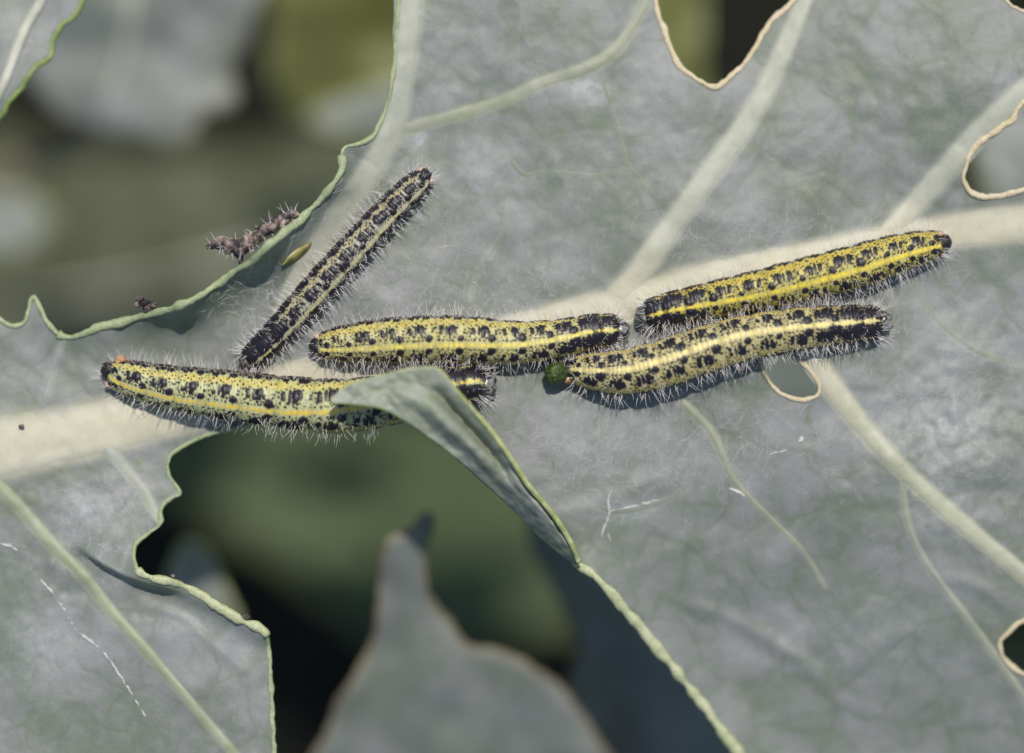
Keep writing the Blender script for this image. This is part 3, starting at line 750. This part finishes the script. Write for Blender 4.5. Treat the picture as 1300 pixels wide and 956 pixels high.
    crease = np.exp(-(np.minimum(U, 1 - U) / 0.03) ** 2) * 0.30 + 0.12 * np.exp(-((((U * 6) % 1) - 0.5) / 0.13) ** 2)
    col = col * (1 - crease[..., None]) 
    sp3 = np.clip(spot, 0, 1)[..., None]
    col = col * (1 - sp3) + sp3 * np.array((0.012, 0.010, 0.016))
    # shape
    rr = R[:, None] * (1 + (lump + ann)[:, None] * np.minimum(1, capf ** 2)[:, None] + 0.018 * (fbm(Sx / 6, arc / 6, seed + 9, 2) - 0.5)) + 1.15 * bumph * np.minimum(1, capf)[:, None]
    th = np.radians(PH) + rl[:, None]
    cz = np.cos(th); sz = np.sin(th)
    cz = np.where(cz < 0, cz * 0.86, cz)
    px = L[:, None, 0] + Sd[:, None, 0] * sz * rr; py = L[:, None, 1] + Sd[:, None, 1] * sz * rr
    ground = leaf_z(L[:, 0], L[:, 1])
    ground = np.convolve(np.pad(ground, 25, mode='edge'), np.ones(51) / 51, 'valid') + 0.015
    hgt = np.convolve(np.pad(hw, 12, mode='edge'), np.ones(25) / 25, 'valid')
    z = ground[:, None] + (0.86 * hgt[:, None] + cz * rr) / 100
    V = W(px, py, z)
    loc = V[n // 2].mean(0); loc[2] = ground[n // 2]
    root_ = empty('caterpillar', tuple(loc))
    tag(root_, name_label, 'caterpillar', 'caterpillars feeding on the leaf')
    VV = V.reshape(-1, 3)
    F = [grid_faces(n, K, True)]
    ends = V[[0, -1]].mean(1)
    VV2 = np.concatenate([VV, ends]); j = np.arange(K)
    F.append(np.stack([np.full(K, n * K), (j + 1) % K, j], -1)); F.append(np.stack([np.full(K, n * K + 1), (n - 1) * K + j, (n - 1) * K + (j + 1) % K], -1))
    cc = np.concatenate([col.reshape(-1, 3), col[0, :1], col[-1, :1]])
    ss = np.concatenate([spot.ravel(), [0.8, 0.8]])
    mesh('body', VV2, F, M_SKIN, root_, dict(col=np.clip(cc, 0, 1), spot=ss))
    # hair
    gu = np.gradient(V, axis=0); gv = np.roll(V, -1, 1) - np.roll(V, 1, 1)
    Nn = np.cross(gu, gv); Nn /= np.maximum(np.linalg.norm(Nn, axis=2), 1e-9)[..., None]
    cen = V.mean(1)[:, None]
    Nn *= np.sign(((V - cen) * Nn).sum(2))[..., None]
    wgt = (0.35 + spot) * (np.abs(np.degrees(np.angle(np.exp(1j * th)))) < 118) * (0.45 + sstep(25, 80, np.abs(np.degrees(np.angle(np.exp(1j * th))))))
    wgt = wgt * (1 + 2.2 * (sstep(0.95, 0.99, frac) + sstep(0.04, 0.01, frac))[:, None]) * (R[:, None] / R.max())
    pick = r.choice(wgt.size, hair_n, replace=False, p=(wgt / wgt.sum()).ravel())
    Tn = np.gradient(cen[:, 0], axis=0); Tn /= np.linalg.norm(Tn, axis=1)[:, None]
    pi, pj = np.unravel_index(pick, wgt.shape)
    hn = Nn[pi, pj] + 0.20 * r.normal(size=(hair_n, 3)) + np.array((0, 0, 0.22)) + Tn[pi] * (1.1 * sstep(0.93, 1, frac[pi]) - 0.8 * sstep(0.06, 0, frac[pi]))[:, None]
    hn /= np.linalg.norm(hn, axis=1)[:, None]
    hl = (0.06 + 0.125 * r.random(hair_n) ** 1.2) * (0.7 + 0.5 * np.abs(np.sin(th[pi, pj])))
    hv, hf = hairs(V[pi, pj] - hn * 0.01, hn, hl, 0.0029, r, 0.3)
    tag(mesh('hair', hv, hf, M_HAIR, root_), kind='stuff')
    # head: two dark lobes at the front end
    i = n - 4
    ax = Tn[i]; up = np.array((0, 0, 1.0)); sdv = np.cross(up, ax); sdv /= np.linalg.norm(sdv); up = np.cross(ax, sdv)
    hr = hgt[i] / 100
    c = cen[i, 0] + ax * 0.00
    v1, f1 = ball(c, (hr * 0.72, hr * 0.80, hr * 0.78), (ax, sdv, up), seed, 0.10)
    # a furrow down the face
    loc_s = (v1 - c) @ sdv
    v1 = v1 - ax * (0.10 * hr * np.exp(-(loc_s / (0.12 * hr)) ** 2))[:, None]
    head = mesh('head', v1, f1, M_HEAD, root_)
    # prolegs and tail claspers
    def peg(px_i, ang, rad, ln, mat, nm):
        b = cen[px_i, 0]; sv = W(L[px_i, 0] + Sd[px_i, 0], L[px_i, 1] + Sd[px_i, 1], b[2]) - W(L[px_i, 0], L[px_i, 1], b[2]); sv /= np.linalg.norm(sv)
        dr = sv * math.sin(ang) + np.array((0, 0, 1.0)) * math.cos(ang)
        p0 = b + dr * (R[px_i] / 100 * 0.80); p1 = b + dr * (R[px_i] / 100 + ln)
        q = np.linspace(0, 1, 7)[:, None]
        Vq, Fq = tube(p0 * (1 - q) + p1 * q, rad * np.array([1.15, 1.05, 0.95, 0.95, 1.0, 0.8, 0.35]), 10)
        Vq = Vq + (r.random(Vq.shape) - .5) * rad * 0.15
        return mesh(nm, Vq, Fq, mat, root_)
    for k in (3, 4, 5, 6):
        ii = int(np.argmin(np.abs(cs - (k + 0.5))))
        for sg in (-1, 1): peg(ii, sg * math.radians(112), 0.055, 0.035, M_LEG, 'proleg')
    for (fr, ang, rad, ln) in tail_orange:
        peg(int(fr * n), math.radians(ang), rad, ln, M_ANAL if rad > 0.05 else M_LEG, 'tail_clasper')
    # dark shield over the tail
    i = max(3, int(0.022 * n)); ax = -Tn[i]; up = np.array((0, 0, 1.0)); sdv = np.cross(up, ax); sdv /= np.linalg.norm(sdv); up = np.cross(ax, sdv)
    v1, f1 = ball(cen[i, 0] + up * R[i] / 100 * 0.35, (R[i] / 100 * 0.80, R[i] / 100 * 0.74, R[i] / 100 * 0.66), (ax, sdv, up), seed + 1, 0.25)
    mesh('tail_shield', v1, f1, M_PLATE, root_)
    return root_


caterpillar('slim dark grey caterpillar climbing steeply beside the curled-up leaf margin',
            [(543, 220, 10), (533, 230, 16), (515, 247, 18.5), (490, 272, 19.5), (465, 299, 20.5), (437, 329, 21), (410, 358, 21), (386, 385, 20.5), (362, 411, 19), (340, 434, 17.5), (322, 451, 16), (311, 460, 13)],
            [6, 9, 10, 10, 11, 12, 12, 12, 11, 10, 8, 7], (0.33, 0.32, 0.25), (0.56, 0.50, 0.18), (0.44, 0.37, 0.16), 1.42, 0.09, 3,
            [(0.012, -80, 0.045, 0.04), (0.012, 80, 0.04, 0.05)], 700)
caterpillar('pale yellow caterpillar straight along the midrib, just above the one under the leaf flap',
            [(396, 439, 12), (410, 439, 17), (430, 437, 22), (478, 433, 27), (530, 431, 29), (585, 431, 29.5), (630, 434, 28), (665, 435, 26.5), (710, 430, 24), (751, 422, 22.5), (775, 420, 21), (790, 420, 17)],
            [3, 5, 8, 9, 8, 7, 5, 2, 0, -1, -1, -1], (0.50, 0.455, 0.18), (0.82, 0.68, 0.14), (0.55, 0.44, 0.10), 1.0, 0.035, 17,
            [(0.02, -70, 0.042, 0.035)], 820)
caterpillar('longest yellow-green caterpillar, crossing under the curled leaf flap',
            [(131, 467, 9), (145, 473, 18), (164, 480, 23), (218, 492, 28), (271, 499, 30.5), (325, 506, 32), (380, 512, 33), (430, 515, 33), (480, 510, 32), (530, 501, 28), (575, 491, 25), (600, 488, 23.5), (621, 487, 18)],
            [4, 8, 11, 14, 14, 14, 13, 6, 2, 0, -3, -4, -4], (0.46, 0.465, 0.225), (0.80, 0.55, 0.04), (0.58, 0.46, 0.09), 1.05, 0.02, 29,
            [(0.035, -72, 0.068, 0.06), (0.03, 84, 0.04, 0.04)], 820, 13)
caterpillar('bright yellow caterpillar on the upper pale rib, above the one with a pellet',
            [(1203, 307, 11), (1193, 309, 16.5), (1175, 313, 20), (1154, 318, 22.5), (1120, 328, 26), (1088, 338, 27), (1022, 354, 26.5), (955, 369, 24), (918, 377, 23), (880, 386, 22), (845, 394, 21), (816, 401, 17)],
            [2, 3, 4, 4, 5, 5, 7, 8, 6, 3, 2, 1], (0.49, 0.415, 0.085), (0.82, 0.64, 0.06), (0.52, 0.38, 0.06), 1.06, 0.085, 43,
            [(0.02, -75, 0.04, 0.03)], 820)
caterpillar('plump yellow-grey caterpillar with a green pellet at its tail end',
            [(714, 467, 10), (726, 469, 16), (745, 471, 22), (775, 473, 27), (800, 472, 29), (837, 464, 30), (886, 448, 30), (938, 432, 29), (977, 424, 28), (1015, 418, 26.5), (1054, 414, 25), (1092, 411, 23), (1110, 410, 21.5), (1124, 409, 17)],
            [0, 0, -1, -2, -4, -5, -6, -6, -4, -3, -2, -3, -3, -2], (0.48, 0.42, 0.19), (0.80, 0.66, 0.24), (0.60, 0.47, 0.13), 1.05, 0.035, 57,
            [(0.02, 70, 0.06, 0.07), (0.03, -78, 0.04, 0.03)], 880)

# ------------------------------------------------------------------ small things on the leaf
zl = lambda x, y: float(leaf_z(np.array([x]), np.array([y]))[0])
I3 = np.eye(3)
m = N('dropping'); m.base(m.ramp(m.noise(11, 5, .7), [(0.35, (0.012, 0.025, 0.004)), (0.55, (0.05, 0.085, 0.012)), (0.72, (0.20, 0.22, 0.04))]), 0.42, 0.5); m.bump(m.noise(16, 4), 1.0, .05); M_FRASS = m.m
c = W(706, 474, zl(706, 474) + 0.25)
v, f = ball(c[0] if c.ndim > 1 else c, (0.150, 0.14, 0.135), I3, 5, 0.14, 32, 40)
o = mesh('pellet', v, f, M_FRASS); tag(o, 'round moist dark green dropping at the tail of the plump caterpillar', 'dropping')

m = N('dry_skin'); m.base(m.ramp(m.noise(7, 6, .7, .5), [(0.42, (0.014, 0.012, 0.015)), (0.50, (0.12, 0.085, 0.075)), (0.64, (0.45, 0.35, 0.29))]), 0.6); m.bump(m.noise(14, 5), 1.0, .06); M_DRY = m.m
sk = smooth_line([(262, 314, 2, .60), (272, 311, 5, .62), (282, 309, 8, .64), (294, 313, 9, .62), (308, 312, 10, .60), (322, 303, 8.5, .60), (338, 292, 8, .60), (356, 281, 7, .58), (370, 273, 5.5, .56), (379, 270, 2.5, .55)], 1.6)
zz = leaf_z(sk[:, 0], sk[:, 1]) * 0.3 + sk[:, 3] * 0.75
V, F = tube(W(sk[:, 0], sk[:, 1], zz), sk[:, 2] / 100, 26, 0.75)
kk = 1 + 0
cn = np.repeat(W(sk[:, 0], sk[:, 1], zz), 26, 0); d = V[:len(cn)] - cn
aa = np.tile(np.arange(26) / 26 * 6.28, len(sk)); sx = np.repeat(np.arange(len(sk)), 26)
V[:len(cn)] = cn + d * (0.55 + 0.95 * fbm(np.cos(aa) * 1.6 + sx / 4.5, np.sin(aa) * 1.6 + sx / 9.0, 80, 3))[:, None]
ro = empty('shed_skin', tuple(W(320, 300, 0.45)))
tag(ro, 'shrivelled brown and black shed skin clinging to the upturned leaf margin', 'shed skin')
mesh('body', V, F, M_DRY, ro)
r_ = np.random.default_rng(2)
pk = r_.choice(len(cn), 60, replace=False); hn = d[pk] / np.maximum(np.linalg.norm(d[pk], axis=1), 1e-6)[:, None] + 0.3 * r_.normal(size=(60, 3)); hn /= np.linalg.norm(hn, axis=1)[:, None]
hv, hf = hairs(V[pk], hn, 0.06 + 0.10 * r_.random(60), 0.004, r_)
tag(mesh('hair', hv, hf, M_HAIR, ro), kind='stuff')
v, f = tube(W([303, 304, 305, 305], [315, 323, 330, 336], [.5, .48, .46, .44]), np.array([.07, .06, .035, .012]), 8)
mesh('dried_leg', v + (r_.random(v.shape) - .5) * .02, f, M_DRY, ro)
cr = empty('crumb', tuple(W(183, 386, 0.3)))
tag(cr, 'small grey-brown dried crumb stuck on the leaf margin, away from the shed skin', 'crumb', 'dry crumbs on the leaf edges')
for q_, (x, y, rd) in enumerate([(178, 379, .045), (174, 387, .04), (184, 385, .065), (193, 388, .055), (186, 391, .05)]):
    v, f = ball(W(x, y, zl(183, 400) + 0.10), (rd, rd * .8, rd), I3, 90 + q_, 0.5, 12, 16)
    mesh('flake', v, f, M_DRY, cr)
for (x, y, rd, lab) in [(219, 731, .03, 'tiny brown crumb on the lower lobe edge, next to the notch'), (313, 783, .04, 'tiny pale brown crumb on the lower lobe edge near its corner'), (27, 541, .035, 'small dark brown speck on the wide cream midrib')]:
    v, f = ball(W(x, y, zl(x, y) + (0.07 if y > 600 else 0.08)), (rd, rd * .7, rd * .6), I3, int(x), 0.45, 12, 16)
    tag(mesh('crumb', v, f, M_DRY), lab, 'crumb', 'dry crumbs on the leaf edges')

# loose silk threads over the leaf round the caterpillars
r_ = np.random.default_rng(9)
P0 = []
for (x, y, rx, ry, k) in [(480, 300, 120, 110, 420), (760, 570, 150, 60, 420), (1180, 480, 130, 120, 420), (640, 380, 120, 40, 240), (1000, 300, 150, 40, 240), (330, 370, 60, 50, 200), (130, 660, 60, 50, 160), (900, 560, 120, 60, 200)]:
    P0.append(np.stack([x + r_.normal(size=k) * rx * 0.6, y + r_.normal(size=k) * ry * 0.6], -1))
P0 = np.concatenate(P0)
allp = [outer] + list(holes.values())


def inside(P, poly):
    a = poly; b = np.roll(poly, -1, 0); c = np.zeros(len(P), int)
    for p, q_ in zip(a, b):
        m_ = (p[1] <= P[:, 1]) != (q_[1] <= P[:, 1])
        if m_.any(): c += m_ & (P[:, 0] < p[0] + (P[:, 1] - p[1]) * (q_[0] - p[0]) / (q_[1] - p[1] + 1e-12))
    return c % 2 == 1


an = r_.random(len(P0)) * 6.28; ln = 8 + 26 * r_.random(len(P0)) ** 2; cv = r_.normal(size=len(P0)) * 1.1
t7 = np.linspace(-0.5, 0.5, 7)
ang = an[:, None] + cv[:, None] * t7
sx = P0[:, 0, None] + np.cumsum(np.cos(ang), 1) * ln[:, None] / 7; sy = P0[:, 1, None] + np.cumsum(np.sin(ang), 1) * ln[:, None] / 7
ok = np.ones(len(P0), bool)
for k in (0, 3, 6):
    Q = np.stack([sx[:, k], sy[:, k]], -1); par = np.zeros(len(Q), int)
    for pl in allp: par += inside(Q, pl)
    ok &= par % 2 == 1
sx, sy = sx[ok], sy[ok]
C = W(sx, sy, leaf_z(sx, sy) + 0.004)
ns = len(C); nb = np.stack([-np.gradient(sy, axis=1), np.gradient(sx, axis=1)], -1); nb /= np.linalg.norm(nb, axis=2)[..., None]
nb = np.concatenate([nb * [1, -1], np.zeros(nb.shape[:2] + (1,))], -1); rr_ = 0.0022
V = np.stack([C + nb * rr_, C + np.array((0, 0, rr_)), C - nb * rr_], 2).reshape(-1, 3)
F = grid_faces(7, 3, True); F = (F[None] + (np.arange(ns) * 21)[:, None, None]).reshape(-1, 4)
m = N('silk'); m.base((0.8, 0.8, 0.8), 0.5); m.translucent((0.8, .8, .8), .4); M_SILK = m.m
tag(mesh('silk_threads', V, F, M_SILK), 'fine white silk threads spread over the leaf around the caterpillars', 'silk', kind='stuff')

# ------------------------------------------------------------------ leaves behind
def back_leaf(label, poly, depth, mat, tilt=(0, 0), wav=0.5, ribs=(), edge=None, seed=0, thick=0.06, pitch=9.0):
    """poly in picture pixels at that depth; tilt: rise in cm per 100 px in x and y"""
    L = jitter(smooth_line(poly, 5, True), 6, 14, seed)
    c = L.mean(0)
    zf = lambda x, y: depth + tilt[0] * (np.asarray(x, float) - c[0]) / 100 + tilt[1] * (np.asarray(y, float) - c[1]) / 100 + wav * (fbm(np.asarray(x, float) / 90, np.asarray(y, float) / 90, seed, 2) - 0.5)
    lo, hi = L.min(0) - pitch, L.max(0) + pitch
    x, y, f = blade_grid([L], pitch, lo[0], hi[0], lo[1], hi[1])
    z = zf(x, y)
    o_ = empty('cabbage_leaf', tuple(W(c[0], c[1], depth)))
    tag(o_, label, 'leaf', 'cabbage leaves')
    b = mesh('blade', W(x, y, z), f, mat, o_)
    md_ = b.modifiers.new('thickness', 'SOLIDIFY'); md_.thickness = thick; md_.offset = 0
    Lc = np.concatenate([L, L[:1]])
    V, F = tube(W(Lc[:, 0], Lc[:, 1], zf(Lc[:, 0], Lc[:, 1])), 0.036, 6)
    mesh('leaf_edge', V, F, edge or M_RIM_Y, o_)
    for k, (pts, nm, mt) in enumerate(ribs):
        R_ = smooth_line(np.array(pts, float), 5)
        V, F = tube(W(R_[:, 0], R_[:, 1], zf(R_[:, 0], R_[:, 1]) + 0.01), R_[:, 2] / 100, 10, 0.6)
        mesh(nm, V, F, mt, o_)
    return o_


mv = N('pale_rib'); mv.base(mv.ramp(mv.noise(4, 5), [(0.3, (0.42, 0.44, 0.34)), (0.7, (0.62, 0.60, 0.52))]), 0.5); mv.translucent((.4, .45, .2), .15); M_RIB = mv.m
M_BG_GREY = leaf_material('waxy_leaf_behind', (0.20, 0.225, 0.190), (0.31, 0.32, 0.325), veins=False)
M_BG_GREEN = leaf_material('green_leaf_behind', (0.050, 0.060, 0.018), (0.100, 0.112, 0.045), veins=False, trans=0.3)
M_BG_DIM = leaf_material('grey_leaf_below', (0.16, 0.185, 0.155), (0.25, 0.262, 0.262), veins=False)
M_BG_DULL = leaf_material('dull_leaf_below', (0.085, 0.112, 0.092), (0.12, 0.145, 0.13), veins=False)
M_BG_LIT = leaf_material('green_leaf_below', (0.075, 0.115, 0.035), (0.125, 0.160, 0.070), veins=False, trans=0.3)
M_BG_OLIVE = leaf_material('olive_leaf_behind', (0.14, 0.15, 0.025), (0.20, 0.21, 0.07), veins=False, trans=0.3)
M_BROWN = rim_material('dry_brown', (0.16, 0.12, 0.07), (0.26, 0.22, 0.15), (0.34, 0.29, 0.22))

back_leaf('sharp pale leaf corner with one whitish rib, above the blurred grey leaf', [(-140, -60), (111, -60), (109, -20), (104, 5), (94, 22), (78, 34), (70, 48), (66, 62), (62, 75), (46, 85), (34, 100), (24, 116), (10, 130), (-4, 150), (-60, 200), (-140, 240)],
          -0.4, M_BG_GREY, (0, 0), 0.25, [([(64, -50, 8), (52, 0, 7), (35, 30, 7), (20, 65, 7), (5, 105, 6), (-25, 170, 5)], 'midrib', M_RIB)], M_RIM_G, 101, 0.02, 4.0)
back_leaf('blurred grey leaf with a wavy lower edge behind the sharp leaf corner', [(-20, -70), (20, 60), (45, 110), (75, 142), (120, 162), (170, 172), (215, 182), (245, 172), (255, 145), (285, 138), (300, 120), (292, 85), (312, 50), (330, 0), (335, -70)],
          -6.5, M_BG_GREY, (0.2, -0.3), 0.8, [([(180, -60, 7), (170, 0, 6), (150, 90, 5), (120, 150, 3)], 'midrib', M_RIB)], M_BROWN, 102)
back_leaf('blurred yellow-green leaf between the grey leaf and the big leaf', [(335, -120), (350, 20), (345, 90), (365, 130), (400, 150), (450, 140), (510, 110), (540, -120)], -9, M_BG_OLIVE, (0, -0.4), 0.8, (), None, 103)
back_leaf('small blurred grey leaf tip below the yellow-green one', [(395, 150), (430, 128), (480, 112), (540, 100), (540, 170), (470, 165), (430, 168)], -7.5, M_BG_GREY, (0, -0.3), 0.4, (), None, 104)
back_leaf('blurred pale leaf at the picture edge beside the brown stalk', [(-140, 232), (0, 242), (40, 255), (68, 278), (60, 298), (30, 312), (-10, 322), (-140, 330)], -10, M_BG_GREY, (0, -0.2), 0.6, (), None, 105)
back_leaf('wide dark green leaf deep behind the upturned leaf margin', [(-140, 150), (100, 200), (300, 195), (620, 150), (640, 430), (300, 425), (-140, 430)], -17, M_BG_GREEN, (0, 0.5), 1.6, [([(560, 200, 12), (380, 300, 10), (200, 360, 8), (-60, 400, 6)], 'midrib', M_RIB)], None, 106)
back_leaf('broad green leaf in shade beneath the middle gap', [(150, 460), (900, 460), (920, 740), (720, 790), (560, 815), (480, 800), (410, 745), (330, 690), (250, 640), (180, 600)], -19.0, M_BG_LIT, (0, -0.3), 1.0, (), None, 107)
back_leaf('narrow pale leaf tip peeping out behind the lower-left lobe', [(232, 690), (256, 694), (274, 718), (288, 752), (300, 800), (240, 790), (215, 740)], -4.5, M_BG_GREY, (0, -0.2), 0.3, (), None, 108)
back_leaf('forked grey leaf with brown tips and a round notch low in the gap', [(487, 700), (500, 683), (522, 674), (533, 660), (541, 651), (549, 660), (541, 684), (536, 720), (541, 752), (556, 776), (572, 792), (580, 812), (604, 824), (636, 828), (672, 846),
          (716, 880), (770, 960), (830, 1100), (380, 1100), (420, 920), (446, 868), (468, 830), (482, 775)], -3.5, M_BG_DIM, (0, -0.55), 0.5, (), M_BROWN, 109)
back_leaf('dark grey blurred leaf under the thick yellow margin', [(690, 620), (760, 700), (830, 780), (930, 920), (1000, 1100), (730, 1100), (716, 900), (735, 820), (700, 740), (672, 680)], -4.5, M_BG_GREY, (0, -0.2), 0.5, (), M_BROWN, 110)
back_leaf('olive leaf seen through the hole at the top margin', [(700, -140), (880, -140), (892, 0), (888, 80), (880, 160), (720, 160)], -8.5, M_BG_OLIVE, (0, 0), 0.8, (), None, 111)
back_leaf('grey leaf seen through the notch beside the upper rib', [(1245, 90), (1300, 40), (1460, 20), (1460, 320), (1300, 320), (1250, 260)], -6.0, M_BG_DIM, (0, 0), 0.6, (), None, 112)
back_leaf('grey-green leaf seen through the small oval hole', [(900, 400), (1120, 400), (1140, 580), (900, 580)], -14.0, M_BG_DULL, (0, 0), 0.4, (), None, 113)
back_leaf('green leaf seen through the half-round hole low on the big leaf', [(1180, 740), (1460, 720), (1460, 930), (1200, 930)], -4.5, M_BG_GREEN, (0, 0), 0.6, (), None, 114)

# stalks
def stalk(label, pts, mat):
    L = smooth_line(np.array(pts, float), 8)
    V, F = tube(W(L[:, 0], L[:, 1], L[:, 2]), L[:, 3] / 100 * (0.9 + 0.2 * fbm(np.arange(len(L)) / 6, np.zeros(len(L)), 130, 2)), 16)
    return tag(mesh('stalk', V, F, mat), label, 'stalk')


stalk('blurred brown stalk slanting below the blurred grey leaf', [(-140, 245, -11, 16), (0, 215, -10, 16), (90, 190, -9.5, 14), (180, 160, -9, 12), (260, 120, -8.5, 10), (300, 40, -7, 9)], M_BROWN)

m = N('soil'); m.base(m.ramp(m.noise(1.2, 8, .7), [(0.35, (0.010, 0.011, 0.007)), (0.7, (0.028, 0.029, 0.018))]), 0.95, 0.2); m.bump(m.noise(2, 8, .7), 1.0, .4)
gx, gy = np.meshgrid(np.linspace(-60, 60, 160), np.linspace(-60, 60, 160))
gz = -28 + 1.4 * (fbm(gx / 3, gy / 3, 140, 4) - .5)
big = 900.0
edge_ = np.maximum(np.abs(gx), np.abs(gy)) > 59
gxx = np.where(edge_, gx * 15, gx); gyy = np.where(edge_, gy * 15, gy)
tag(mesh('ground', np.stack([gxx, gyy, gz], -1).reshape(-1, 3), grid_faces(160, 160), m.m), 'dark crumbly garden soil far below the leaves', None, None, 'structure')
